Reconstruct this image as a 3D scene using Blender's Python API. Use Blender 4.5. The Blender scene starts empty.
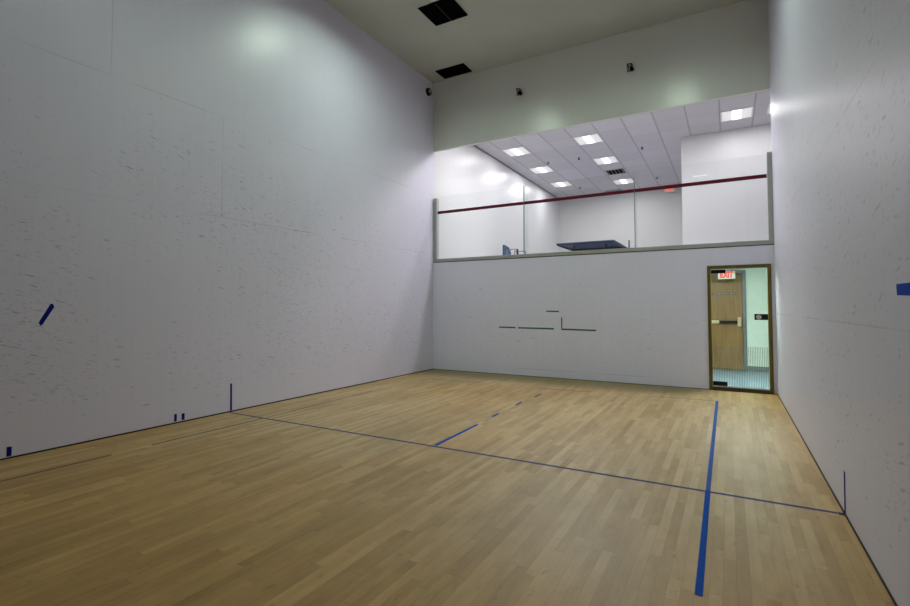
import bpy, bmesh, math, random
from mathutils import Vector, Matrix

S = bpy.context.scene
COL = S.collection

# ------------------------------------------------------------------ sizes (metres)
# x: across the court (left wall 0, right wall W), y: depth (back wall 0, court towards -y), z: up
W, H = 6.10, 6.158
FRONT = -12.19
SILL, GLASS_TOP, HEAD = 2.262, 3.672, 4.676
GF, GC = 2.22, 5.38            # gallery floor and ceiling
GFAR = 9.0

# ------------------------------------------------------------------ material helpers
def new_mat(name):
    m = bpy.data.materials.new(name); m.use_nodes = True
    nt = m.node_tree
    for n in list(nt.nodes): nt.nodes.remove(n)
    out = nt.nodes.new('ShaderNodeOutputMaterial')
    return m, nt, out

class G:
    """tiny wrapper for writing node maths"""
    def __init__(s, nt): s.nt = nt; s.l = nt.links
    def n(s, t, **k):
        nd = s.nt.nodes.new(t)
        for a, v in k.items(): setattr(nd, a, v)
        return nd
    def put(s, sock, v):
        if isinstance(v, bpy.types.NodeSocket): s.l.new(v, sock)
        else: sock.default_value = v
    def m(s, op, a, b=0.0, c=None, clamp=False):
        nd = s.n('ShaderNodeMath', operation=op); nd.use_clamp = clamp
        s.put(nd.inputs[0], a); s.put(nd.inputs[1], b)
        if c is not None: s.put(nd.inputs[2], c)
        return nd.outputs[0]
    def xyz(s):
        t = s.n('ShaderNodeTexCoord'); p = s.n('ShaderNodeSeparateXYZ')
        s.l.new(t.outputs['Object'], p.inputs[0]); return p.outputs
    def comb(s, x, y, z=0.0):
        c = s.n('ShaderNodeCombineXYZ')
        for i, v in enumerate((x, y, z)): s.put(c.inputs[i], v)
        return c.outputs[0]
    def noise(s, vec, scale=1.0, detail=2.0, rough=.5):
        nd = s.n('ShaderNodeTexNoise'); s.put(nd.inputs['Vector'], vec)
        nd.inputs['Scale'].default_value = scale; nd.inputs['Detail'].default_value = detail
        nd.inputs['Roughness'].default_value = rough
        return nd.outputs[0]
    def white(s, vec):
        nd = s.n('ShaderNodeTexWhiteNoise', noise_dimensions='3D'); s.put(nd.inputs['Vector'], vec)
        return nd.outputs['Value']
    def ramp(s, f, stops):
        nd = s.n('ShaderNodeValToRGB'); s.put(nd.inputs[0], f)
        el = nd.color_ramp.elements
        while len(el) < len(stops): el.new(.5)
        for e, (p, c) in zip(el, stops): e.position = p; e.color = (*c, 1)
        return nd.outputs[0]
    def mix(s, f, a, b, mode='MIX'):
        nd = s.n('ShaderNodeMix', data_type='RGBA', blend_type=mode)
        s.put(nd.inputs[0], f)
        for k, v in ((6, a), (7, b)):
            s.put(nd.inputs[k], v if isinstance(v, bpy.types.NodeSocket) else (*v, 1))
        return nd.outputs[2]
    def sstep(s, v, a, b):
        nd = s.n('ShaderNodeMapRange', interpolation_type='SMOOTHSTEP')
        s.put(nd.inputs[0], v); nd.inputs[1].default_value = a; nd.inputs[2].default_value = b
        return nd.outputs[0]
    def bump(s, h, strength=.2, dist=.01):
        nd = s.n('ShaderNodeBump'); s.put(nd.inputs['Height'], h)
        nd.inputs['Strength'].default_value = strength; nd.inputs['Distance'].default_value = dist
        return nd.outputs[0]
    def bsdf(s, out, color, rough=.5, metal=0.0, spec=.5, normal=None):
        b = s.n('ShaderNodeBsdfPrincipled')
        s.put(b.inputs['Base Color'], color if isinstance(color, bpy.types.NodeSocket) else (*color, 1))
        s.put(b.inputs['Roughness'], rough); s.put(b.inputs['Metallic'], metal)
        b.inputs['Specular IOR Level'].default_value = spec
        if normal is not None: s.l.new(normal, b.inputs['Normal'])
        s.l.new(b.outputs[0], out.inputs[0]); return b

def plain(name, color, rough=.5, metal=0.0, spec=.5, var=.06, scale=12.0):
    """plain paint / plastic / metal with a slight procedural mottling"""
    m, nt, out = new_mat(name); g = G(nt)
    t = g.n('ShaderNodeTexCoord')
    f = g.noise(t.outputs['Object'], scale, 3)
    lo = tuple(c * (1 - var) for c in color); hi = tuple(min(1, c * (1 + var)) for c in color)
    g.bsdf(out, g.ramp(f, [(.3, lo), (.7, hi)]), rough, metal, spec)
    return m

def emit(name, color, strength):
    m, nt, out = new_mat(name); g = G(nt)
    e = g.n('ShaderNodeEmission'); e.inputs[0].default_value = (*color, 1); e.inputs[1].default_value = strength
    nt.links.new(e.outputs[0], out.inputs[0]); return m

def lit_pan(name):
    """perforated lamp basket: white metal with the lamp glowing through rows of holes"""
    m, nt, out = new_mat(name); g = G(nt)
    p = g.xyz()
    a = g.m('SUBTRACT', g.m('FRACT', g.m('DIVIDE', p[0], .024)), .5); b = g.m('SUBTRACT', g.m('FRACT', g.m('DIVIDE', p[1], .024)), .5)
    hole = g.m('LESS_THAN', g.m('ADD', g.m('MULTIPLY', a, a), g.m('MULTIPLY', b, b)), .10)
    b_ = g.bsdf(out, (.8, .8, .8), .5)
    b_.inputs['Emission Color'].default_value = (1.0, .97, 1.0, 1)
    g.put(b_.inputs['Emission Strength'], g.m('ADD', .12, g.m('MULTIPLY', hole, .75)))
    return m

def wall_panels(name, color, axis, hseams=(), vseams=(), scuff=0.0, zmax=3.4, rough=.36, seed=0.0, spec=.45, zmin=0.25, squash=1.0):
    """glossy painted court panels: seams, ball scuffs, faint vertical brush streaks.
    axis = the horizontal coordinate that runs along the wall."""
    m, nt, out = new_mat(name); g = G(nt)
    p = g.xyz(); u = p[axis]; z = p[2]
    streak = g.noise(g.comb(g.m('MULTIPLY', u, 14.0), g.m('MULTIPLY', z, .55), seed), 1.0, 4, .6)
    cloud = g.noise(g.comb(u, z, seed + 3), .9, 3)
    f = g.m('ADD', g.m('MULTIPLY', streak, .45), g.m('MULTIPLY', cloud, .55))
    col = g.ramp(f, [(.2, tuple(c * .95 for c in color)), (.8, tuple(min(1, c * 1.04) for c in color))])
    wob = g.m('MULTIPLY', g.m('SUBTRACT', g.noise(g.comb(u, z, 9.0), 2.0, 2), .5), .004)
    fade = g.sstep(g.noise(g.comb(u, z, 17.0 + seed), 1.1, 2), .36, .58)
    seam = None
    def acc(v):
        nonlocal seam
        seam = v if seam is None else g.m('MAXIMUM', seam, v)
    for s in hseams:
        d = g.m('ABSOLUTE', g.m('ADD', g.m('SUBTRACT', z, s), wob))
        acc(g.m('SUBTRACT', 1.0, g.sstep(d, .002, .007)))
    for (s, z0, z1) in vseams:
        d = g.m('ABSOLUTE', g.m('ADD', g.m('SUBTRACT', u, s), wob))
        v = g.m('SUBTRACT', 1.0, g.sstep(d, .002, .008))
        acc(g.m('MULTIPLY', v, g.m('MULTIPLY', g.m('GREATER_THAN', z, z0), g.m('LESS_THAN', z, z1))))
    if seam is not None:
        col = g.mix(g.m('MULTIPLY', g.m('MULTIPLY', seam, fade), .34), col, tuple(c * .32 for c in color))
    if scuff > 0:
        wu = g.m('MULTIPLY', g.m('SUBTRACT', g.noise(g.comb(u, z, 5.0 + seed), 7.0, 2), .5), .05)
        wz = g.m('MULTIPLY', g.m('SUBTRACT', g.noise(g.comb(u, z, 25.0 + seed), 9.0, 2), .5), .05)
        dens = g.noise(g.comb(u, z, 41.0 + seed), .7, 2)
        zm = g.m('MULTIPLY', g.m('SUBTRACT', 1.0, g.sstep(z, zmax * .62, zmax * 1.15)), g.sstep(z, zmin * .3, zmin * 2.5))
        for (su, sz, r, share, tilt, k, lay) in ((12.0, 44.0, .30, .66, .30, .34, 0.0), (7.0, 30.0, .27, .52, .16, .40, 50.0), (22.0, 52.0, .32, .50, .5, .30, 90.0), (3.6, 24.0, .22, .30, .24, .46, 130.0)):
            sz = sz * squash
            uu = g.m('ADD', u, wu)
            zz = g.m('ADD', g.m('ADD', z, wz), g.m('MULTIPLY', u, tilt * (1 if axis == 1 else -1)))
            vo = g.n('ShaderNodeTexVoronoi', feature='F1')
            g.put(vo.inputs['Vector'], g.comb(g.m('MULTIPLY', uu, su), g.m('MULTIPLY', zz, sz), seed + lay))
            vo.inputs['Scale'].default_value = 1.0
            rc = g.n('ShaderNodeSeparateColor'); g.l.new(vo.outputs['Color'], rc.inputs[0])
            pick = g.m('LESS_THAN', rc.outputs[0], g.m('MULTIPLY', g.m('MULTIPLY', g.sstep(dens, .25, .75), share * scuff), zm))
            body = g.m('SUBTRACT', 1.0, g.sstep(vo.outputs['Distance'], r * .35, r))
            mk = g.m('MULTIPLY', g.m('MULTIPLY', body, pick), g.m('MULTIPLY', g.m('ADD', .3, g.m('MULTIPLY', rc.outputs[1], .7)), k))
            col = g.mix(mk, col, (.045, .045, .055))
    hgt = streak
    r = rough
    g.bsdf(out, col, r, 0, spec, g.bump(hgt, .06, .004))
    return m

def maple(name):
    """strip maple floor, boards along y"""
    m, nt, out = new_mat(name); g = G(nt)
    p = g.xyz(); x, y = p[0], p[1]
    bw = .0572
    row = g.m('FLOOR', g.m('DIVIDE', x, bw))
    off = g.m('MULTIPLY', g.white(g.comb(row, 3.0, 1.0)), 7.3)
    ln = g.m('ADD', .38, g.m('MULTIPLY', g.white(g.comb(row, 11.0, 2.0)), .75))
    yy = g.m('DIVIDE', g.m('ADD', g.m('ADD', y, 40.0), off), ln)
    brd = g.m('FLOOR', yy)
    rnd = g.white(g.comb(row, brd, 5.0)); rnd2 = g.white(g.comb(row, brd, 8.0))
    grain = g.noise(g.comb(g.m('ADD', g.m('MULTIPLY', x, 60.0), g.m('MULTIPLY', rnd, 40.0)), g.m('MULTIPLY', y, 3.2), rnd2), 1.0, 4, .6)
    fig = g.noise(g.comb(g.m('ADD', g.m('MULTIPLY', x, 16.0), g.m('MULTIPLY', rnd2, 30.0)), g.m('MULTIPLY', y, 7.0), rnd), 1.0, 3)
    blot = g.noise(g.comb(g.m('ADD', g.m('MULTIPLY', x, 9.0), g.m('MULTIPLY', rnd2, 60.0)), g.m('MULTIPLY', y, 2.6), rnd), 1.0, 5, .65)
    f = g.m('ADD', g.m('ADD', g.m('MULTIPLY', rnd, .32), g.m('MULTIPLY', blot, .62)), g.m('ADD', g.m('MULTIPLY', grain, .20), g.m('MULTIPLY', fig, .14)))
    f = g.m('SUBTRACT', f, .13)
    col = g.ramp(f, [(.12, FLOOR_STOPS[0]), (.36, FLOOR_STOPS[1]), (.58, FLOOR_STOPS[2]), (.88, FLOOR_STOPS[3])])
    # reddish heartwood boards now and then
    col = g.mix(g.m('MULTIPLY', g.m('GREATER_THAN', rnd2, .9), .22), col, (.30, .17, .075))
    # dark flecks and dirt
    fl = g.noise(g.comb(g.m('MULTIPLY', x, 22.0), g.m('MULTIPLY', y, 9.0), 7.0), 1.0, 4, .65)
    col = g.mix(g.m('MULTIPLY', g.sstep(fl, .58, .74), .50), col, (.15, .085, .03))
    dirt = g.noise(g.comb(g.m('MULTIPLY', x, 1.4), g.m('MULTIPLY', y, .6), 2.0), 1.0, 4, .55)
    col = g.mix(g.m('MULTIPLY', g.sstep(dirt, .44, .72), .40), col, (.21, .145, .042))
    amb = g.noise(g.comb(g.m('MULTIPLY', x, .55), g.m('MULTIPLY', y, .3), 6.0), 1.0, 3)
    amber = g.m('MAXIMUM', g.m('MULTIPLY', g.sstep(amb, .5, .72), .6), g.m('MULTIPLY', g.sstep(g.m('ADD', x, g.m('MULTIPLY', dirt, .5)), 5.85, 6.45), .75))
    amber = g.m('MAXIMUM', amber, g.m('MULTIPLY', g.sstep(g.m('ADD', g.m('MULTIPLY', y, -1.0), g.m('MULTIPLY', g.m('SUBTRACT', amb, .5), 5.0)), 4.6, 7.2), .8))
    col = g.mix(amber, col, (.95, .755, .37), 'MULTIPLY')
    # shadow and grime painted together along the foot of the back wall
    shade_grime = g.m('SUBTRACT', 1.0, g.sstep(g.m('ADD', g.m('MULTIPLY', y, -1.0), g.m('MULTIPLY', g.m('SUBTRACT', dirt, .5), .5)), .10, 1.1))
    shade_grime = g.m('MULTIPLY', shade_grime, g.m('SUBTRACT', 1.0, g.sstep(x, 4.7, 5.3)))
    col = g.mix(g.m('MULTIPLY', shade_grime, .74), col, (.20, .165, .05))
    # joints
    fx = g.m('FRACT', g.m('DIVIDE', x, bw)); ex = g.m('MINIMUM', fx, g.m('SUBTRACT', 1.0, fx))
    fy = g.m('FRACT', yy); ey = g.m('MULTIPLY', g.m('MINIMUM', fy, g.m('SUBTRACT', 1.0, fy)), ln)
    jl = g.m('MULTIPLY', g.m('SUBTRACT', 1.0, g.sstep(ex, .006, .035)), g.m('ADD', .12, g.m('MULTIPLY', g.white(g.comb(row, 1.0, 30.0)), .38)))
    je = g.m('MULTIPLY', g.m('SUBTRACT', 1.0, g.sstep(ey, .0008, .004)), .30)
    j = g.m('MAXIMUM', jl, je)
    col = g.mix(j, col, (.075, .045, .02))
    r = g.m('ADD', FLOOR_ROUGH, g.m('MULTIPLY', g.m('SUBTRACT', fig, .5), .12))
    g.bsdf(out, col, r, 0, .4, g.bump(g.m('SUBTRACT', g.m('MULTIPLY', grain, .3), j), .12, .002))
    return m

def tile_ceiling(name, color, x0, dx, y0, dy):
    m, nt, out = new_mat(name); g = G(nt)
    p = g.xyz()
    fx = g.m('FRACT', g.m('ADD', g.m('DIVIDE', g.m('SUBTRACT', p[0], x0), dx), 20.0))
    fy = g.m('FRACT', g.m('ADD', g.m('DIVIDE', g.m('SUBTRACT', p[1], y0), dy), 20.0))
    ex = g.m('MULTIPLY', g.m('MINIMUM', fx, g.m('SUBTRACT', 1.0, fx)), dx)
    ey = g.m('MULTIPLY', g.m('MINIMUM', fy, g.m('SUBTRACT', 1.0, fy)), dy)
    lx = g.m('MULTIPLY', g.m('SUBTRACT', 1.0, g.sstep(ex, .012, .022)), .45)
    ly = g.m('MULTIPLY', g.m('SUBTRACT', 1.0, g.sstep(ey, .012, .022)), .16)
    tile = g.white(g.comb(g.m('FLOOR', g.m('DIVIDE', g.m('SUBTRACT', p[0], x0), dx)), g.m('FLOOR', g.m('DIVIDE', g.m('SUBTRACT', p[1], y0), dy)), 1.0))
    sp = g.noise(g.comb(p[0], p[1], 0.0), 60.0, 4, .7)
    f = g.m('ADD', g.m('MULTIPLY', tile, .6), g.m('MULTIPLY', sp, .4))
    col = g.ramp(f, [(.2, tuple(c * .95 for c in color)), (.8, tuple(c * 1.04 for c in color))])
    col = g.mix(g.m('MAXIMUM', lx, ly), col, tuple(c * .33 for c in color))
    g.bsdf(out, col, .8, 0, .2, g.bump(sp, .12, .003))
    return m

def wood(name, dark, light, axis=2, rough=.45, sc=1.0):
    m, nt, out = new_mat(name); g = G(nt)
    p = g.xyz()
    v = [g.m('MULTIPLY', p[i], (1.6 if i == axis else 22.0) * sc) for i in range(3)]
    f = g.noise(g.comb(*v), 1.0, 5, .6)
    big = g.noise(g.comb(*[g.m('MULTIPLY', p[i], (.5 if i == axis else 5.0)) for i in range(3)]), 1.0, 2)
    f = g.m('ADD', g.m('MULTIPLY', f, .65), g.m('MULTIPLY', big, .35))
    g.bsdf(out, g.ramp(f, [(.32, dark), (.68, light)]), rough, 0, .4, g.bump(f, .1, .001))
    return m

def pane_glass(name, tint, ior=1.5, stripes=None):
    """clear glazing: see-through with Fresnel reflections; optional etched vertical pinstripes below a height"""
    m, nt, out = new_mat(name); g = G(nt)
    tr = g.n('ShaderNodeBsdfTransparent'); tr.inputs[0].default_value = (*tint, 1)
    gl = g.n('ShaderNodeBsdfGlossy'); gl.inputs['Roughness'].default_value = 0.0
    fr = g.n('ShaderNodeFresnel'); fr.inputs[0].default_value = ior
    mx = g.n('ShaderNodeMixShader'); geo = g.n('ShaderNodeNewGeometry')
    g.put(mx.inputs[0], g.m('MULTIPLY', fr.outputs[0], g.m('SUBTRACT', 1.0, geo.outputs['Backfacing']))); g.l.new(tr.outputs[0], mx.inputs[1]); g.l.new(gl.outputs[0], mx.inputs[2])
    last = mx.outputs[0]
    if stripes:
        p = g.xyz(); pitch, z1 = stripes
        fx = g.m('FRACT', g.m('DIVIDE', p[0], pitch))
        on = g.m('MULTIPLY', g.m('LESS_THAN', fx, .42), g.m('LESS_THAN', p[2], z1))
        df = g.n('ShaderNodeBsdfDiffuse'); df.inputs[0].default_value = (.50, .55, .52, 1)
        m2 = g.n('ShaderNodeMixShader'); g.put(m2.inputs[0], g.m('MULTIPLY', on, .28))
        g.l.new(last, m2.inputs[1]); g.l.new(df.outputs[0], m2.inputs[2]); last = m2.outputs[0]
    g.l.new(last, out.inputs[0])
    return m

# ------------------------------------------------------------------ tunable look
COURT_L = ((.80, 1.0, .82), 74.0)
COURT_DIM = 7.0              # the lamps further from the back wall burn weaker
COURT_MID = 26.0             # except the left one halfway down
GAL_L = ((1.0, .975, 1.0), 30.0)     # watts of each fitting
COR_L = ((.88, 1.0, .87), 66.0)
WALL = (.65, .623, .745)
FLOOR_STOPS = [(.228, .127, .043), (.356, .231, .096), (.452, .314, .154), (.555, .41, .23)]
FLOOR_ROUGH = .44
S.view_settings.view_transform = 'Standard'; S.view_settings.look = 'None'
S.view_settings.exposure = 0.07; S.view_settings.gamma = 1.0; S.view_settings.use_curve_mapping = False

M = {}
M['left'] = wall_panels('left_wall_panels', WALL, 1, (2.44, 3.70), ((-6.25, 3.70, 9), (-4.98, 2.44, 3.70)) , scuff=1.9, seed=1.0)
M['right'] = wall_panels('right_wall_panels', tuple(c * 1.0 for c in WALL), 1, (1.22, 2.47), ((-3.66, 0, 1.22), (-2.44, 1.22, 2.47)), scuff=1.7, zmax=3.6, seed=13.0, squash=.9, spec=.36, rough=.40)
M['back'] = wall_panels('back_wall_panels', (.785, .77, .925), 0, (.135,), (), scuff=.30, zmax=1.8, seed=31.0)
M['header'] = wall_panels('header_panels', (.70, .71, .67), 0, (), (), seed=47.0, rough=.25)
M['front'] = wall_panels('front_wall_panels', WALL, 0, (2.44,), (), scuff=.6, seed=61.0)
M['court_ceiling'] = plain('court_ceiling_paint', (.47, .48, .42), .75, var=.03, scale=1.5)
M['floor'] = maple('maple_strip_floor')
M['gap'] = plain('dark_gap', (.018, .014, .010), .8)
M['gwall'] = wall_panels('gallery_paint', (.62, .62, .63), 1, seed=71.0, rough=.34)
M['gwallx'] = wall_panels('gallery_paint_cross', (.64, .635, .655), 0, seed=73.0, rough=.4)
M['gfar'] = wall_panels('gallery_far_paint', (.60, .60, .59), 0, seed=75.0, rough=.55)
M['gceil'] = tile_ceiling('gallery_ceiling_tiles', (.60, .585, .625), .42, .6215, 2.6, .643)
M['gfloor'] = plain('gallery_pale_floor', (.38, .38, .38), .6, scale=8)
M['alu'] = plain('dull_aluminium', (.40, .41, .395), .5, .25, var=.05)
M['wood_frame'] = wood('dark_oak_frame', (.07, .045, .005), (.16, .112, .013))
M['threshold'] = wood('worn_threshold', (.025, .014, .008), (.085, .05, .02), axis=0)
M['oak_door'] = wood('oak_veneer', (.19, .095, .024), (.33, .19, .06), sc=.8)
M['steel_jamb'] = plain('grey_steel_jamb', (.16, .18, .19), .45, .1)
M['glass'] = pane_glass('clear_glass', (.968, .982, .978))
M['fin'] = pane_glass('fin_glass', (.93, .955, .95), 1.1)
M['door_glass'] = pane_glass('door_glass', (.975, .988, .982), stripes=(.0225, .70))
M['joint'] = plain('grey_joint_seal', (.22, .25, .25), .6)
M['red'] = plain('red_stripe_vinyl', (.125, .005, .022), .6, spec=.2)
M['black'] = plain('black_metal', (.006, .006, .009), .5, spec=.2)
M['blackmatte'] = plain('black_matte', (.0015, .0015, .0015), .9, spec=.05)
M['white'] = plain('white_enamel', (.80, .80, .80), .4, var=.02)
M['dotpan'] = lit_pan('lit_perforated_pan')
M['chrome'] = plain('satin_chrome', (.62, .60, .58), .3, .8)
M['brass'] = plain('pale_brass', (.62, .52, .30), .35, .4)
M['blue'] = plain('blue_masking_tape', (.003, .006, .17), .8, spec=.12, var=.1, scale=40)
M['blueright'] = plain('bright_blue_tape', (.004, .055, .42), .8, spec=.12, var=.1, scale=40)
M['bluefloor'] = plain('blue_floor_tape', (.004, .065, .36), .8, spec=.12, var=.12, scale=25)
M['bluethin'] = plain('worn_blue_line', (.055, .065, .17), .8, spec=.12, var=.3, scale=20)
M['bluefar'] = plain('worn_blue_floor_tape', (.035, .09, .34), .8, spec=.12, var=.15, scale=25)
M['faded'] = plain('faded_grey_blue_tape', (.13, .125, .17), .8, spec=.12, var=.2, scale=25)
M['oldline'] = plain('worn_dark_line', (.075, .055, .06), .6, var=.4, scale=14)
M['green'] = plain('green_tape', (.028, .135, .075), .8, spec=.1, var=.15, scale=30)
M['cwall'] = plain('corridor_paint', (.75, .84, .73), .6, var=.02)
M['cfloor'] = plain('corridor_blue_floor', (.21, .32, .41), .35, var=.05)
M['cbase'] = plain('corridor_grey_base', (.16, .20, .20), .5)
M['cceil'] = plain('corridor_ceiling', (.78, .80, .76), .8, var=.02)
M['sign'] = plain('cream_sign_face', (.78, .74, .60), .4, var=.02)
M['signred'] = emit('lit_red_letters', (1.0, .10, .08), 1.05)
M['navy'] = plain('navy_table_board', (.034, .060, .165), .5, var=.15, scale=6)
M['navyedge'] = plain('dark_table_frame', (.012, .014, .03), .45)
M['bluefab'] = plain('blue_chair_fabric', (.055, .09, .175), .9, var=.25, scale=40)
M['court_lamp'] = emit('court_lamp_diffuser', *COURT_L)
M['court_lamp_weak'] = emit('weak_court_lamp_diffuser', COURT_L[0], COURT_DIM)
M['court_lamp_mid'] = emit('fair_court_lamp_diffuser', COURT_L[0], COURT_MID)
M['gal_lamp'] = emit('gallery_lamp_diffuser', GAL_L[0], 2.0)
M['cor_lamp'] = emit('corridor_lamp_diffuser', *COR_L)
M['plate'] = plain('engraved_plate', (.05, .045, .04), .4)
M['platetxt'] = plain('plate_letters', (.45, .40, .30), .5)

# ------------------------------------------------------------------ mesh helpers
def obj(name, bm, mat, parent=None, smooth=False, bevel=0.0):
    if bevel:
        bmesh.ops.bevel(bm, geom=list(bm.edges), offset=bevel, segments=2, affect='EDGES', profile=.5)
    bmesh.ops.recalc_face_normals(bm, faces=list(bm.faces))
    me = bpy.data.meshes.new(name); bm.to_mesh(me); bm.free()
    if smooth:
        for p in me.polygons: p.use_smooth = True
    me.materials.append(mat)
    o = bpy.data.objects.new(name, me); COL.objects.link(o)
    if parent: o.parent = parent
    return o

def box(bm, x0, x1, y0, y1, z0, z1):
    vs = [bm.verts.new((x, y, z)) for x in (x0, x1) for y in (y0, y1) for z in (z0, z1)]
    for f in ((0, 1, 3, 2), (4, 6, 7, 5), (0, 4, 5, 1), (2, 3, 7, 6), (0, 2, 6, 4), (1, 5, 7, 3)):
        bm.faces.new([vs[i] for i in f])
    return bm

def B(*a):
    return box(bmesh.new(), *a)

def prism(bm, pts, vec):
    """polygon pts (3D) extruded by vec"""
    vec = Vector(vec); a = [bm.verts.new(Vector(p)) for p in pts]; b = [bm.verts.new(Vector(p) + vec) for p in pts]
    n = len(pts); bm.faces.new(a); bm.faces.new(list(reversed(b)))
    for i in range(n): bm.faces.new((a[i], b[i], b[(i + 1) % n], a[(i + 1) % n]))
    return bm

def cyl(bm, p0, p1, r0, r1=None, n=20):
    p0, p1 = Vector(p0), Vector(p1); d = p1 - p0
    mat = Matrix.Translation((p0 + p1) / 2) @ d.to_track_quat('Z', 'Y').to_matrix().to_4x4()
    bmesh.ops.create_cone(bm, cap_ends=True, segments=n, radius1=r0, radius2=r0 if r1 is None else r1, depth=d.length, matrix=mat)
    return bm

def tube(bm, pts, r, n=10):
    for a, b in zip(pts, pts[1:]): cyl(bm, a, b, r, n=n)
    for p in pts[1:-1]:
        bmesh.ops.create_uvsphere(bm, u_segments=n, v_segments=6, radius=r, matrix=Matrix.Translation(p))
    return bm

def tag(o, label=None, cat=None, group=None, kind=None):
    if label: o['label'] = label
    if cat: o['category'] = cat
    if group: o['group'] = group
    if kind: o['kind'] = kind
    return o

def thing(name, label, cat, loc, group=None, kind=None):
    o = bpy.data.objects.new(name, None); COL.objects.link(o)
    o.location = loc; o.empty_display_size = .1
    return tag(o, label, cat, group, kind)

def part(name, bm, mat, parent, smooth=False, bevel=0.0):
    """bm is in world coordinates; rebased to the parent chain's origin"""
    off = Vector((0, 0, 0)); q = parent
    while q: off += q.location; q = q.parent
    bmesh.ops.translate(bm, verts=list(bm.verts), vec=-off)
    return obj(name, bm, mat, parent, smooth, bevel)

def struct(name, bm, mat, label, cat, **k):
    return tag(obj(name, bm, mat, None, **k), label, cat, None, 'structure')

def text_mesh(s, size, mat, name, parent, loc, rot, extrude=.002, sx=1.0, bold=0.0):
    cu = bpy.data.curves.new(name, 'FONT'); cu.body = s; cu.size = size; cu.extrude = extrude; cu.offset = bold
    cu.align_x = 'CENTER'; cu.align_y = 'CENTER'
    t = bpy.data.objects.new('tmp', cu); COL.objects.link(t)
    bpy.context.view_layer.update()
    me = bpy.data.meshes.new_from_object(t.evaluated_get(bpy.context.evaluated_depsgraph_get()))
    bpy.data.objects.remove(t); me.name = name
    me.transform(Matrix.Translation(loc) @ rot @ Matrix.Diagonal((sx, 1, 1, 1)))
    off = Vector((0, 0, 0)); q = parent
    while q: off += q.location; q = q.parent
    me.transform(Matrix.Translation(-off))
    me.materials.clear(); me.materials.append(mat)
    o = bpy.data.objects.new(name, me); COL.objects.link(o); o.parent = parent
    return o

def copy_tree(o, parent=None):
    c = o.copy(); COL.objects.link(c)
    if parent: c.parent = parent
    for ch in list(o.children): copy_tree(ch, c)
    return c

# ------------------------------------------------------------------ court shell
T = .15
DX0, DX1, DZ1 = 5.19, 6.055, 1.975          # door opening
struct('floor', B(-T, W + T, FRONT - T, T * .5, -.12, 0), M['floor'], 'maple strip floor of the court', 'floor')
GAP = .014  # dark strips below stand in for the shade in the gap under the walls
struct('wall_left', B(-T, 0, FRONT, 0, GAP, H), M['left'], 'scuffed white panelled left wall of the court', 'wall')
struct('wall_right', B(W, W + T, FRONT, 0, GAP, H), M['right'], 'scuffed white panelled right wall of the court', 'wall')
bm = bmesh.new()
box(bm, 0, DX0, 0, T, GAP * .6, SILL); box(bm, DX1, W, 0, T, GAP * .6, SILL); box(bm, DX0, DX1, 0, T, DZ1, SILL)
struct('wall_back', bm, M['back'], 'white lower back wall around the glass door', 'wall')
struct('wall_header', B(-T, W + T, 0, .06, HEAD, H), M['header'], 'olive grey upper back wall above the gallery opening', 'wall')
struct('wall_front', B(-T, W + T, FRONT - T, FRONT, 0, H), M['front'], 'white front wall of the court', 'wall')
struct('ceiling', B(-T, W + T, FRONT, .16, H, H + .12), M['court_ceiling'], 'dull olive ceiling of the court', 'ceiling')
struct('shade_gap_left', B(-.03, .005, FRONT, 0, 0, GAP), M['gap'], 'dark strip for the shaded gap at the foot of the left wall', 'baseboard')
struct('shade_gap_right', B(W - .005, W + .03, FRONT, 0, 0, GAP), M['gap'], 'dark strip for the shaded gap at the foot of the right wall', 'baseboard')
struct('shade_gap_back', B(.005, DX0, -.004, .02, 0, GAP * .6), M['gap'], 'dark strip for the shaded gap at the foot of the back wall', 'baseboard')

# ------------------------------------------------------------------ gallery shell
XR = 8.2
struct('floor_gallery', B(-T, XR, .02, GFAR, 2.16, GF), M['gfloor'], 'gallery floor behind the glass', 'floor')
struct('wall_gallery_left', B(-T, 0, 0, GFAR, GF, GC), M['gwall'], 'white left wall of the gallery', 'wall')
struct('wall_gallery_far', B(-T, 4.56, GFAR, GFAR + T, GF, GC), M['gfar'], 'pale far wall of the gallery', 'wall')
struct('wall_gallery_bulkhead', B(4.56, XR, 3.89, GFAR, GF, GC), M['gwallx'], 'white block wall on the right of the gallery', 'wall')
struct('wall_gallery_right', B(XR, XR + T, 0, 3.89, GF, GC), M['gwall'], 'white right wall of the gallery', 'wall')
struct('wall_gallery_near', B(W + T, XR, 0, T, GF, GC), M['gwallx'], 'gallery wall behind the end of the court wall', 'wall')
struct('ceiling_gallery', B(-T, XR, .06, GFAR + T, GC, GC + .1), M['gceil'], 'white tile grid ceiling of the gallery', 'ceiling')
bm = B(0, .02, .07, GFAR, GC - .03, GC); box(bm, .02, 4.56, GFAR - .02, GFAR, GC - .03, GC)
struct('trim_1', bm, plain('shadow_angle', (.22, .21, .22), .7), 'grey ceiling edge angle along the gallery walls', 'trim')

# ------------------------------------------------------------------ glass guard
fr = thing('glass_guard', 'glass guard of the gallery with a red stripe, grey sill channel and end posts', 'glass guard', (W / 2, .03, SILL))
part('sill_channel', B(.0, W, -.012, .145, SILL + .012, SILL + .078), M['alu'], fr, bevel=.003)
part('sealant_bead', B(.0, W, -.006, .07, SILL + .001, SILL + .012), M['gap'], fr)
part('post', B(.0, .085, -.012, .085, SILL + .078, GLASS_TOP - .03), M['alu'], fr, bevel=.003)
part('post', B(W - .066, W, -.012, .085, SILL + .078, GLASS_TOP + .02), M['alu'], fr, bevel=.003)
gx = (.086, 2.043, 4.09, W - .067)
for i in range(3):
    x0, x1 = gx[i] + .003, gx[i + 1] - .003
    t = part('glass_panel', B(x0, x1, .024, .036, SILL + .079, GLASS_TOP), M['glass'], fr)
    st = part('stripe', B(x0, x1, .0215, .0238, 3.305, 3.365), M['red'], t); st['label'] = 'dark red stripe'
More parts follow.
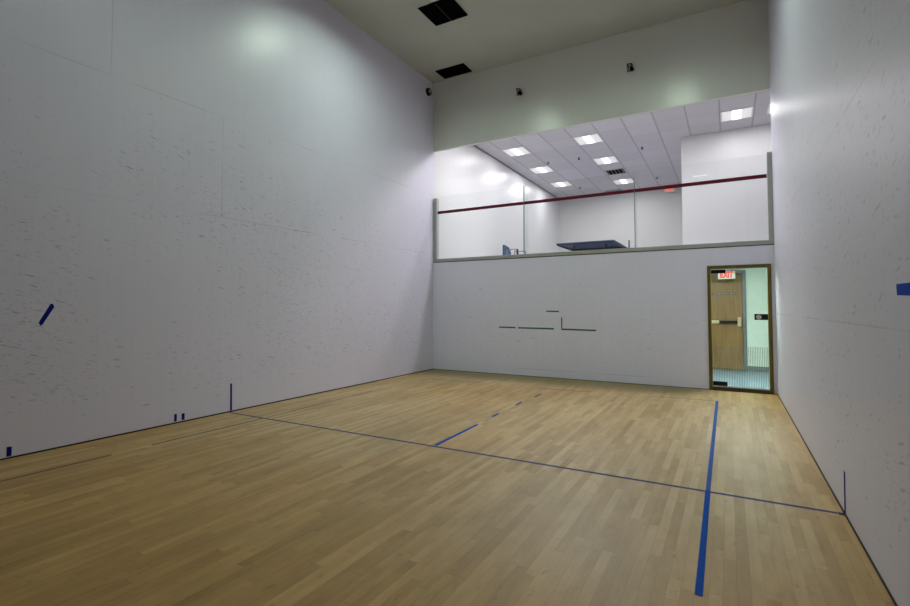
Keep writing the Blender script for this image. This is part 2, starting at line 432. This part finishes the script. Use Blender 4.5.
for x in (2.043, 4.09):
    part('glass_fin', B(x - .005, x + .005, .087, .27, SILL + .0785, GLASS_TOP), M['fin'], fr)
    o = part('joint_seal', B(x - .0028, x + .0028, .025, .086, SILL + .079, GLASS_TOP), M['joint'], fr)

# ------------------------------------------------------------------ glass door (door_1)
d1 = thing('door_1', 'glass door in a dark wooden frame in the back wall', 'door', ((DX0 + DX1) / 2, 0, 0), kind='structure')
bm = B(DX0, DX0 + .048, -.02, .12, 0, DZ1)
part('jamb', bm, M['wood_frame'], d1, bevel=.003)
part('jamb', B(DX1 - .05, DX1, -.02, .12, 0, DZ1), M['wood_frame'], d1, bevel=.003)
part('head', B(DX0 + .048, DX1 - .05, -.02, .12, 1.925, DZ1), M['wood_frame'], d1, bevel=.003)
part('threshold', B(DX0 + .048, DX1 - .05, -.03, .12, 0, .055), M['threshold'], d1, bevel=.004)
LX0, LX1 = DX0 + .052, DX1 - .054
leaf = part('glass_leaf', B(LX0, LX1, .02, .032, .062, 1.918), M['door_glass'], d1)
part('pivot_patch', B(LX0, LX0 + .205, .008, .044, 1.853, 1.910), M['black'], d1, bevel=.003)
o = part('latch_block', B(LX0 + .207, LX0 + .285, .008, .044, 1.868, 1.915), M['white'], d1, bevel=.003); o['label'] = 'white block at the door top'
part('pivot_patch', B(LX0, LX0 + .20, .008, .044, .072, .138), M['black'], d1, bevel=.003)
lk = part('lock_patch', B(5.825, LX1, .006, .046, 1.118, 1.208), M['black'], d1, bevel=.003)
bm = bmesh.new(); cyl(bm, (5.882, -.012, 1.162), (5.882, .006, 1.162), .036, n=28)
part('lock_rose', bm, M['chrome'], lk, smooth=False)
bm = bmesh.new(); cyl(bm, (5.882, -.020, 1.162), (5.882, -.012, 1.162), .016, n=20)
part('lock_cylinder', bm, M['brass'], lk)
bm = B(LX0 + .02, LX1, .018, .034, .0551, .0615)
o = part('bottom_rail', bm, M['chrome'], d1)

# ------------------------------------------------------------------ corridor behind the door
CY, CH = 2.95, 2.14
struct('floor_corridor', B(3.4, XR, T * .5, CY + T, -.12, 0.0), M['cfloor'], 'blue grey corridor floor seen through the door', 'floor')
bm = B(3.4, 4.80, CY, CY + T, 0, CH); box(bm, 5.80, XR, CY, CY + T, 0, CH); box(bm, 4.80, 5.80, CY, CY + T, 2.085, CH)
struct('wall_corridor_far', bm, M['cwall'], 'pale green corridor wall beside the oak door', 'wall')
struct('wall_corridor_left', B(3.3, 3.4, T, CY, 0, CH), M['cwall'], 'pale green end wall of the corridor', 'wall')
struct('wall_corridor_right', B(XR, XR + .1, T, CY, 0, CH), M['cwall'], 'pale green right wall of the corridor', 'wall')
struct('ceiling_corridor', B(3.3, XR + .1, T, CY + T, CH, CH + .02), M['cceil'], 'white corridor ceiling', 'ceiling')
struct('baseboard_corridor', B(5.80, XR, CY - .012, CY, 0, .10), M['cbase'], 'grey rubber base along the corridor wall', 'baseboard')
d2 = thing('door_2', 'oak corridor door with a black push bar seen through the glass', 'door', (5.28, CY, 0), kind='structure')
part('jamb', B(4.80, 4.865, CY - .03, CY + .1, 0, 2.02), M['steel_jamb'], d2, bevel=.003)
part('jamb', B(5.735, 5.80, CY - .03, CY + .1, 0, 2.02), M['steel_jamb'], d2, bevel=.003)
part('head', B(4.80, 5.80, CY - .03, CY + .1, 2.021, 2.084), M['steel_jamb'], d2, bevel=.003)
part('leaf', B(4.87, 5.73, CY + .0, CY + .045, .01, 2.015), M['oak_door'], d2, bevel=.002)
pb = part('push_bar', B(4.93, 5.30, CY - .06, CY - .001, .965, 1.035), M['brass'], d2, bevel=.006); pb['label'] = 'pale metal housing of the push bar'
part('push_pad', B(5.302, 5.635, CY - .075, CY - .03, .972, 1.03), M['black'], pb, bevel=.006)
part('latch_case', B(5.64, 5.705, CY - .075, CY - .001, .915, 1.105), M['brass'], pb, bevel=.008)
pl = part('notice_plate', B(5.17, 5.62, CY - .004, CY - .0005, 1.575, 1.615), M['plate'], d2); pl['label'] = 'thin dark notice strip across the door'
rr = random.Random(4); bm = bmesh.new(); xx = 5.19
while xx < 5.58:
    w_ = rr.uniform(.012, .05); box(bm, xx, min(xx + w_, 5.6), CY - .0055, CY - .0041, 1.588, 1.602); xx += w_ + rr.uniform(.008, .02)
part('worn_lettering', bm, M['platetxt'], pl)

RX = Matrix.Rotation(math.pi / 2, 4, 'X')
def exit_sign(cx, y, z0, z1, w, drop, label):
    t = thing('exit_sign', label, 'exit sign', (cx, y, z0), 'red exit signs')
    part('housing', B(cx - w / 2, cx + w / 2, y, y + .05, z0, z1), M['white'], t, bevel=.004)
    part('face', B(cx - w / 2 + .008, cx + w / 2 - .008, y - .004, y - .0005, z0 + .008, z1 - .008), M['sign'], t)
    text_mesh('EXIT', (z1 - z0) * 1.0, M['signred'], 'lettering', t, Vector((cx, y - .006, (z0 + z1) / 2)), RX, sx=w / ((z1 - z0) * 2.75), bold=.006)
    part('canopy', B(cx - .05, cx + .05, y + .005, y + .045, z1 + .0005, drop - .0005), M['white'], t)
    return t
exit_sign(5.455, 2.45, 1.885, 2.04, .305, CH, 'red lettered exit sign in the corridor, seen through the glass door')
exit_sign(3.82, 8.80, 5.175, 5.355, .345, GC, 'red exit sign below the gallery ceiling by the far wall')

# corridor luminaire (its glow slides along the court wall beside the door)
t = thing('ceiling_light', 'corridor ceiling light behind the glass door head', 'light', (5.4, .6, CH - .05))
part('light_body', B(4.8, 6.0, .45, .75, CH - .02, CH - .0005), M['white'], t)
part('diffuser', B(4.82, 5.98, .47, .73, CH - .05, CH - .0205), M['cor_lamp'], t)

# ------------------------------------------------------------------ court ceiling lights and vents
first = None
for (lx, ly, d) in ((1.52, -3.16, 'nearest the back wall on the left'), (4.64, -3.16, 'nearest the back wall on the right'),
                    (1.52, -6.92, 'halfway down the court on the left'), (4.64, -6.92, 'halfway down the court on the right'),
                    (4.68, -10.76, 'nearest the front wall')):
    lab = 'square greenish court ceiling light ' + d
    if first is None:
        first = thing('court_light', lab, 'light', (lx, ly, H - .04), 'court ceiling lights')
        bm = bmesh.new()
        for a in ((lx - .30, lx + .30, ly + .28, ly + .33), (lx - .30, lx + .30, ly - .33, ly - .28), (lx - .30, lx - .25, ly - .28, ly + .28), (lx + .25, lx + .30, ly - .28, ly + .28)):
            box(bm, *a, H - .12, H - .0005)
        part('light_frame', bm, M['steel_jamb'], first)
        part('diffuser', B(lx - .249, lx + .249, ly - .279, ly + .279, H - .02, H - .0005), M['court_lamp'], first)
    else:
        c = copy_tree(first); c.location = (lx, ly, H - .04); c['label'] = lab
        if ly < -5:
            for k in c.children:
                if k.name.startswith('diffuser'):
                    k.data = k.data.copy(); k.data.materials[0] = M['court_lamp_mid' if ly > -8 and lx < 3 else 'court_lamp_weak']

def vent(x0, x1, y0, y1, label, divider):
    t = thing('ceiling_vent', label, 'vent', ((x0 + x1) / 2, (y0 + y1) / 2, H - .012), 'black court ceiling vents')
    bm = bmesh.new(); f = .022
    box(bm, x0, x1, y0, y0 + f, H - .014, H - .0005); box(bm, x0, x1, y1 - f, y1, H - .014, H - .0005)
    box(bm, x0, x0 + f, y0 + f, y1 - f, H - .014, H - .0005); box(bm, x1 - f, x1, y0 + f, y1 - f, H - .014, H - .0005)
    part('vent_frame', bm, M['blackmatte'], t)
    part('vent_backing', B(x0 + f, x1 - f, y0 + f, y1 - f, H - .003, H - .0005), M['blackmatte'], t)
    bm = bmesh.new(); n = int((y1 - y0 - 2 * f) / .032)
    for k in range(n):
        y = y0 + f + (k + .5) * (y1 - y0 - 2 * f) / n
        prism(bm, [(x0 + f, y - .010, H - .004), (x0 + f, y + .006, H - .012), (x0 + f, y + .008, H - .0105), (x0 + f, y - .008, H - .0033)], (x1 - x0 - 2 * f, 0, 0))
    part('vent_louvre', bm, M['blackmatte'], t)
    if divider:
        xm = (x0 + x1) / 2
        part('vent_divider', B(xm - .009, xm + .009, y0 + f, y1 - f, H - .018, H - .0122), M['black'], t)
vent(1.19, 1.81, -2.39, -1.83, 'large square black vent in the court ceiling, cut by the top of the photo', True)
vent(.335, .99, -.475, -.10, 'smaller black vent in the corner of the court ceiling by the back wall', False)

# small fixtures high on the header
def bracket(x, z, label):
    t = thing('wall_bracket', label, 'bracket', (x, 0, z), 'small dark fixtures on the upper back wall')
    part('back_plate', B(x - .055, x + .045, -.012, -.0005, z - .055, z + .065), plain('bracket_grey', (.16, .16, .145), .5), t, bevel=.003)
    bm = bmesh.new(); tube(bm, [Vector((x - .035, -.012, z + .035)), Vector((x - .035, -.09, z + .05)), Vector((x + .035, -.10, z + .04)), Vector((x + .035, -.10, z - .02))], .009, 8)
    part('bent_arm', bm, M['black'], t)
    bm = bmesh.new(); cyl(bm, (x + .03, -.013, z - .025), (x + .03, -.11, z - .045), .034, .026, 20)
    part('round_head', bm, M['blackmatte'], t)
    part('clip', B(x - .012, x + .004, -.06, -.0125, z - .03, z + .03), M['chrome'], t)
bracket(1.985, 5.52, 'small dark wall fixture on the upper back wall, the left one of two')
bracket(4.06, 5.49, 'small dark wall fixture on the upper back wall, the right one of two')
t = thing('wall_speaker', 'small round black fixture high on the left wall in the corner', 'wall fixture', (0, -.235, 5.885))
bm = bmesh.new(); cyl(bm, (.0005, -.235, 5.885), (.05, -.235, 5.885), .085, .075, 28)
part('round_body', bm, M['black'], t)
bm = bmesh.new(); cyl(bm, (.0505, -.235, 5.89), (.058, -.235, 5.89), .035, .03, 20)
o = part('round_centre', bm, M['alu'], t); o['label'] = 'pale grey centre'

# ------------------------------------------------------------------ gallery troffers, grilles, sprinklers
def troffer_parts(t, x0, x1, y0, y1, z):
    f = .028
    bm = bmesh.new()
    box(bm, x0, x1, y0, y0 + f, z - .012, z - .0005); box(bm, x0, x1, y1 - f, y1, z - .012, z - .0005)
    box(bm, x0, x0 + f, y0 + f, y1 - f, z - .012, z - .0005); box(bm, x1 - f, x1, y0 + f, y1 - f, z - .012, z - .0005)
    part('light_frame', bm, M['white'], t)
    w = (x1 - x0 - 2 * f) / 3
    a, b = x0 + f + w, x0 + f + 2 * w
    part('side_pan', B(x0 + f, a - .006, y0 + f, y1 - f, z - .004, z - .0005), M['dotpan'], t)
    part('side_pan', B(b + .006, x1 - f, y0 + f, y1 - f, z - .004, z - .0005), M['dotpan'], t)
    bm = bmesh.new()
    prism(bm, [(a, y0 + f, z - .001), (a + .01, y0 + f, z - .014), (b - .01, y0 + f, z - .014), (b, y0 + f, z - .001)], (0, y1 - y0 - 2 * f, 0))
    part('lamp_basket', bm, M['gal_lamp'], t)
DX, DY = .6215, .643
POWER = {(0, 0): .32, (0, 3): .6, (0, 6): .7, (3, 0): 1.0, (3, 3): 1.0, (3, 7): 1.0, (8, 0): .45, (1, -3): .7, (3, -3): 2.4, (5, -3): 1.0, (7, -3): .6}
tro = None
def lamp(parent, k):
    li = bpy.data.lights.new('lamp', 'AREA'); li.shape = 'SQUARE'; li.size = .54; li.color = GAL_L[0]; li.energy = GAL_L[1] * k
    lo = bpy.data.objects.new('lamp', li); COL.objects.link(lo); lo.parent = parent; lo.location = (0, 0, .010)
for (i, j, d) in ((0, 0, 'nearest the glass in the left row'), (0, 3, 'middle one of the left row'), (0, 6, 'farthest one of the left row'),
                  (3, 0, 'nearest the glass in the middle row'), (3, 3, 'second in the middle row, before the ceiling grille'), (3, 7, 'farthest one of the middle row, past the ceiling grille'),
                  (8, 0, 'above the white block wall on the right'),
                  (1, -3, 'behind the upper court wall, leftmost of its row'), (3, -3, 'behind the upper court wall, second from the left'), (5, -3, 'added behind the upper court wall to brighten the court, third from the left'), (7, -3, 'behind the upper court wall, rightmost of its row')):  # row hidden by the header, its third fitting added to brighten the court
    x0, y0 = .42 + i * DX, 2.6 + j * DY
    lab = 'lit square gallery ceiling light ' + d
    cx, cy = x0 + DX / 2, y0 + DY / 2
    if tro is None:
        tro = thing('gallery_light', lab, 'light', (cx, cy, GC - .03), 'square gallery ceiling lights')
        troffer_parts(tro, x0 + .012, x0 + DX - .012, y0 + .012, y0 + DY - .012, GC)
        first_power = POWER[(i, j)]
    else:
        c = copy_tree(tro); c.location = (cx, cy, GC - .03); c['label'] = lab; lamp(c, POWER[(i, j)])
c = copy_tree(tro); lamp(c, .25); c.location = (6.24 + DX / 2, 2.6 + DY / 2, GC - .03); c['label'] = 'lit gallery ceiling light at the right edge, mostly hidden by the court wall'

lamp(tro, first_power)
t = thing('ceiling_grille', 'dark louvred air grille in the gallery ceiling between two middle lights', 'grille', (2.6, 6.13, GC - .01))
x0, x1, y0, y1 = 2.33, 2.88, 5.86, 6.42
bm = bmesh.new(); f = .03
box(bm, x0, x1, y0, y0 + f, GC - .012, GC - .0005); box(bm, x0, x1, y1 - f, y1, GC - .012, GC - .0005)
box(bm, x0, x0 + f, y0 + f, y1 - f, GC - .012, GC - .0005); box(bm, x1 - f, x1, y0 + f, y1 - f, GC - .012, GC - .0005)
part('grille_frame', bm, M['alu'], t)
part('grille_backing', B(x0 + f, x1 - f, y0 + f, y1 - f, GC - .003, GC - .0005), M['blackmatte'], t)
bm = bmesh.new()
for k in range(5):
    x = x0 + f + .05 + k * .1
    prism(bm, [(x - .02, y0 + f, GC - .004), (x + .015, y0 + f, GC - .035), (x + .022, y0 + f, GC - .033), (x - .012, y0 + f, GC - .0035)], (0, y1 - y0 - 2 * f, 0))
part('grille_louvre', bm, M['steel_jamb'], t)
tag(obj('slot_diffuser', B(1.78, 2.34, 8.45, 8.70, GC - .02, GC - .0005), plain('slot_grey', (.28, .29, .36), .6)), 'grey slot diffuser in the gallery ceiling by the far wall', 'diffuser')
sp = None
for (x, y, d) in ((1.15, 4.21, 'between the two nearer lights of the left row'), (2.01, 4.23, 'between the left and middle rows of lights'), (3.64, 4.16, 'right of the middle row of lights'),
                  (3.61, 7.40, 'deep in the gallery near the exit sign'), (1.17, 7.47, 'beyond the farthest light of the left row')):
    lab = 'small dark ceiling sprinkler ' + d
    if sp is None:
        sp = thing('sprinkler_head', lab, 'sprinkler', (x, y, GC - .04), 'gallery sprinkler heads')
        bm = bmesh.new(); cyl(bm, (x, y, GC - .012), (x, y, GC - .0005), .042, n=18); part('escutcheon', bm, M['alu'], sp)
        bm = bmesh.new(); cyl(bm, (x, y, GC - .05), (x, y, GC - .0125), .014, n=12); cyl(bm, (x, y, GC - .056), (x, y, GC - .0505), .032, n=16); part('deflector', bm, M['black'], sp)
    else:
        c = copy_tree(sp); c.location = (x, y, GC - .04); c['label'] = lab

# ------------------------------------------------------------------ table tennis table in the gallery
TZ = 2.948; TX0, TX1, TY0, TY1 = 1.60, 3.06, 3.46, 6.20
tt = thing('table_tennis_table', 'navy blue games table behind the middle glass panel, seen from below', 'table', ((TX0 + TX1) / 2, (TY0 + TY1) / 2, GF))
ym = (TY0 + TY1) / 2
part('tabletop', B(TX0, TX1, TY0, ym - .004, TZ, TZ + .022), M['navy'], tt, bevel=.002)
part('tabletop', B(TX0, TX1, ym + .004, TY1, TZ, TZ + .022), M['navy'], tt, bevel=.002)
for (a, b) in ((TY0, ym - .004), (ym + .004, TY1)):
    bm = bmesh.new()
    box(bm, TX0 + .012, TX1 - .012, a + .012, a + .03, TZ - .035, TZ - .0005); box(bm, TX0 + .012, TX1 - .012, b - .03, b - .012, TZ - .035, TZ - .0005)
    box(bm, TX0 + .012, TX0 + .03, a + .03, b - .03, TZ - .035, TZ - .0005); box(bm, TX1 - .03, TX1 - .012, a + .03, b - .03, TZ - .035, TZ - .0005)
    part('apron', bm, M['navyedge'], tt)
for x in (TX0 + .34, TX1 - .30):
    for y in (TY0 + .50, ym - .2, ym + .2, TY1 - .50):
        bm = bmesh.new(); cyl(bm, (x, y, GF + .03), (x, y, TZ - .001), .018, n=14)
        lg = part('leg', bm, M['navyedge'], tt)
        bm = bmesh.new(); cyl(bm, (x, y, GF), (x, y, GF + .0295), .03, n=14); part('caster', bm, M['black'], lg)
for y in (TY0 + .50, TY1 - .50):
    part('crossbar', B(TX0 + .36, TX1 - .32, y - .012, y + .012, TZ - .30, TZ - .276), M['navyedge'], tt)
np_ = part('net_post', B(TX1 + .105, TX1 + .135, ym - .012, ym + .012, TZ - .03, TZ + .165), M['black'], tt)
part('net_clamp', B(TX1 - .05, TX1 + .135, ym - .02, ym + .02, TZ - .055, TZ - .036), M['black'], np_)

# ------------------------------------------------------------------ blue chair in the gallery
ch = thing('armchair', 'blue upholstered armchair with thin dark arms behind the left glass panel', 'chair', (.55, 3.26, GF))
def rounded_back(x):
    pts = [(x, 3.0, GF + .30), (x, 3.0, GF + .745)]
    for k in range(7):
        a = math.pi / 2 * k / 6
        pts.append((x, 3.17 + .31 * math.sin(a), GF + .50 + .235 * math.cos(a)))
    pts.append((x, 3.48, GF + .30)); return pts
bm = bmesh.new(); prism(bm, rounded_back(.28), (.055, 0, 0)); part('backrest', bm, M['bluefab'], ch, bevel=.008)
part('seat', B(.34, .80, 3.02, 3.48, GF + .36, GF + .44), M['bluefab'], ch, bevel=.015)
for y in (2.99, 3.50):
    bm = bmesh.new()
    tube(bm, [Vector((.40, y, GF + .02)), Vector((.42, y, GF + .61)), Vector((.71, y, GF + .605)), Vector((.735, y, GF + .59)), Vector((.74, y, GF + .0))], .012, 10)
    part('arm_frame', bm, M['steel_jamb'], ch, smooth=True)
bm = bmesh.new(); box(bm, .69, .725, 2.975, 3.005, GF + .45, GF + .60)
part('arm_bracket', bm, M['black'], ch)

# ------------------------------------------------------------------ tape on the court walls and floor
def strip(pts, vec, mat, label, cat, group, name='tape_strip'):
    bm = bmesh.new(); prism(bm, pts, vec)
    return tag(obj(name, bm, mat), label, cat, group)
th = .0012
def on_left(yz, label, group='blue tape on the left wall'):
    return strip([(.0003, y, z) for y, z in yz], (th, 0, 0), M['blue'], label, 'tape', group)
def on_right(yz, label, group='blue tape on the right wall', mat=None):
    return strip([(W - .0003, y, z) for y, z in yz], (-th, 0, 0), mat or M['blue'], label, 'tape', group)
def on_back(xz, label, group='green tape marks on the back wall'):
    return strip([(x, -.0003, z) for x, z in xz], (0, -th, 0), M['green'], label, 'tape', group)
def on_floor(xy, label, mat, group, name='tape_strip', cat='tape', h=th, z=.0003):
    return strip([(x, y, z) for x, y in xy], (0, 0, h), mat, label, cat, group, name)

on_left([(-6.700, 1.352), (-6.684, 1.348), (-6.672, 1.325), (-6.676, 1.312), (-6.757, 1.157), (-6.772, 1.148), (-6.786, 1.172), (-6.780, 1.192)], 'slanted blue tape piece at mid height of the left wall')
on_left([(-6.983, .105), (-6.948, .10), (-6.948, .022), (-6.983, .02)], 'short upright blue tape at the foot of the left wall, leftmost in the photo')
on_left([(-5.523, .11), (-5.493, .105), (-5.493, .024), (-5.523, .022)], 'left one of the short blue tape pair low on the left wall')
on_left([(-5.437, .10), (-5.402, .098), (-5.402, .024), (-5.437, .024)], 'right one of the short blue tape pair low on the left wall')
on_left([(-4.822, .355), (-4.796, .355), (-4.790, .016), (-4.816, .016)], 'tall thin blue tape on the left wall where the court line ends')
on_right([(-6.075, 1.413), (-6.08, 1.366), (-6.55, 1.352), (-6.55, 1.410)], 'wide blue tape piece on the right wall at the edge of the photo', mat=M['blueright'])
on_right([(-4.834, .275), (-4.872, .275), (-4.860, .016), (-4.822, .016)], 'thin upright blue tape on the right wall where the court line ends')
on_floor([(6.064, -4.815), (6.094, -4.815), (6.094, -4.855), (6.064, -4.855)], 'tiny dark tape tab in the floor corner at the right end of the court line', M['black'], None, z=.0022)

on_back([(1.525, .934), (1.875, .932), (1.875, .904), (1.525, .908)], 'short green tape dash at the left end of the lower row')
on_back([(1.925, .930), (2.64, .926), (2.64, .896), (1.925, .902)], 'long green tape strip left of the gap in the lower row')
on_back([(2.495, 1.250), (2.74, 1.247), (2.74, 1.222), (2.495, 1.225)], 'short green tape dash above the lower row')
on_back([(2.780, 1.125), (2.802, 1.125), (2.802, .922), (2.780, .922)], 'upright green tape strip forming the corner')
on_back([(2.780, .921), (3.415, .913), (3.415, .884), (2.780, .892)], 'long green tape strip at the right end of the lower row')

on_floor([(5.298, -1.02), (5.334, -1.02), (5.343, -4.82), (5.313, -4.82)], 'far half of the long blue floor tape, running to the door', M['bluefar'], 'long blue floor tape', z=.0016)
on_floor([(5.311, -4.822), (5.344, -4.822), (5.354, -6.255), (5.321, -6.255)], 'near half of the long blue floor tape, towards the camera', M['bluefloor'], 'long blue floor tape', z=.0016)
on_floor([(.02, -4.827), (6.062, -4.813), (6.062, -4.845), (.02, -4.855)], 'thin blue line across the whole court floor', M['bluethin'], None, name='court_line', cat='line', h=.001)
cg = 'blue tape pieces on the centre line'
on_floor([(3.005, -4.80), (3.045, -4.80), (3.02, -3.87), (2.985, -3.87)], 'longest blue centre tape, starting at the thin cross line', M['bluefloor'], cg)
on_floor([(2.965, -3.44), (3.00, -3.44), (2.995, -3.24), (2.962, -3.24)], 'second blue centre tape from the cross line', M['bluefloor'], cg)
on_floor([(2.955, -2.66), (2.985, -2.66), (2.97, -2.42), (2.94, -2.42)], 'third blue centre tape from the cross line, small and worn', M['bluethin'], cg)
on_floor([(2.965, -1.98), (3.005, -1.98), (3.00, -1.70), (2.96, -1.70)], 'farthest centre tape from the cross line, faded grey', M['faded'], cg)
og = 'worn dark court lines'
on_floor([(.645, -7.60), (.672, -7.60), (.672, -6.47), (.645, -6.47)], 'worn dark floor line near the left wall, at the left photo edge', M['oldline'], og, 'court_line', 'line', .0008)
on_floor([(.638, -6.12), (.668, -6.12), (.668, -4.86), (.638, -4.86)], 'worn dark floor line near the left wall, ending at the thin cross line', M['oldline'], og, 'court_line', 'line', .0008)
on_floor([(.640, -4.80), (.662, -4.80), (.60, -2.75), (.580, -2.75)], 'faint floor line near the left wall beyond the thin cross line', M['oldline'], og, 'court_line', 'line', .0008)
on_floor([(.70, -1.21), (1.72, -1.165), (1.72, -1.145), (.70, -1.185)], 'faint floor line before the back wall, left piece', M['oldline'], og, 'court_line', 'line', .0008)
on_floor([(2.76, -1.235), (3.60, -1.165), (3.60, -1.14), (2.76, -1.21)], 'faint floor line before the back wall, middle piece', M['oldline'], og, 'court_line', 'line', .0008)
on_floor([(4.45, -1.085), (5.29, -1.025), (5.29, -1.005), (4.45, -1.065)], 'faint floor line before the back wall, piece by the long blue tape', M['oldline'], og, 'court_line', 'line', .0008)

# ------------------------------------------------------------------ camera and world
F_PX, SHIFT = 483.99, 13.907
yaw, pitch, roll = .5143011, .0370952, -.00047423
f = Vector((-math.sin(yaw) * math.cos(pitch), math.cos(yaw) * math.cos(pitch), math.sin(pitch)))
r = Vector((math.cos(yaw), math.sin(yaw), 0)); u = r.cross(f)
rt = math.cos(roll) * r + math.sin(roll) * u; up = -math.sin(roll) * r + math.cos(roll) * u
cam = bpy.data.cameras.new('camera'); co = bpy.data.objects.new('camera', cam); COL.objects.link(co)
mw = Matrix((rt, up, -f)).transposed().to_4x4(); mw.translation = Vector((5.48123, -8.76779, 1.31708))
co.matrix_world = mw
cam.sensor_fit = 'HORIZONTAL'; cam.sensor_width = 36.0; cam.lens = F_PX / 910 * 36; cam.shift_y = -SHIFT / 910
cam.clip_start = .05; cam.clip_end = 100
S.camera = co
w = bpy.data.worlds.new('world'); S.world = w; w.use_nodes = True
w.node_tree.nodes['Background'].inputs[0].default_value = (.5, .5, .5, 1)
w.node_tree.nodes['Background'].inputs[1].default_value = .02
S.cycles.diffuse_bounces = 8; S.cycles.max_bounces = 14; S.cycles.transparent_max_bounces = 16
S.cycles.sample_clamp_indirect = 8.0
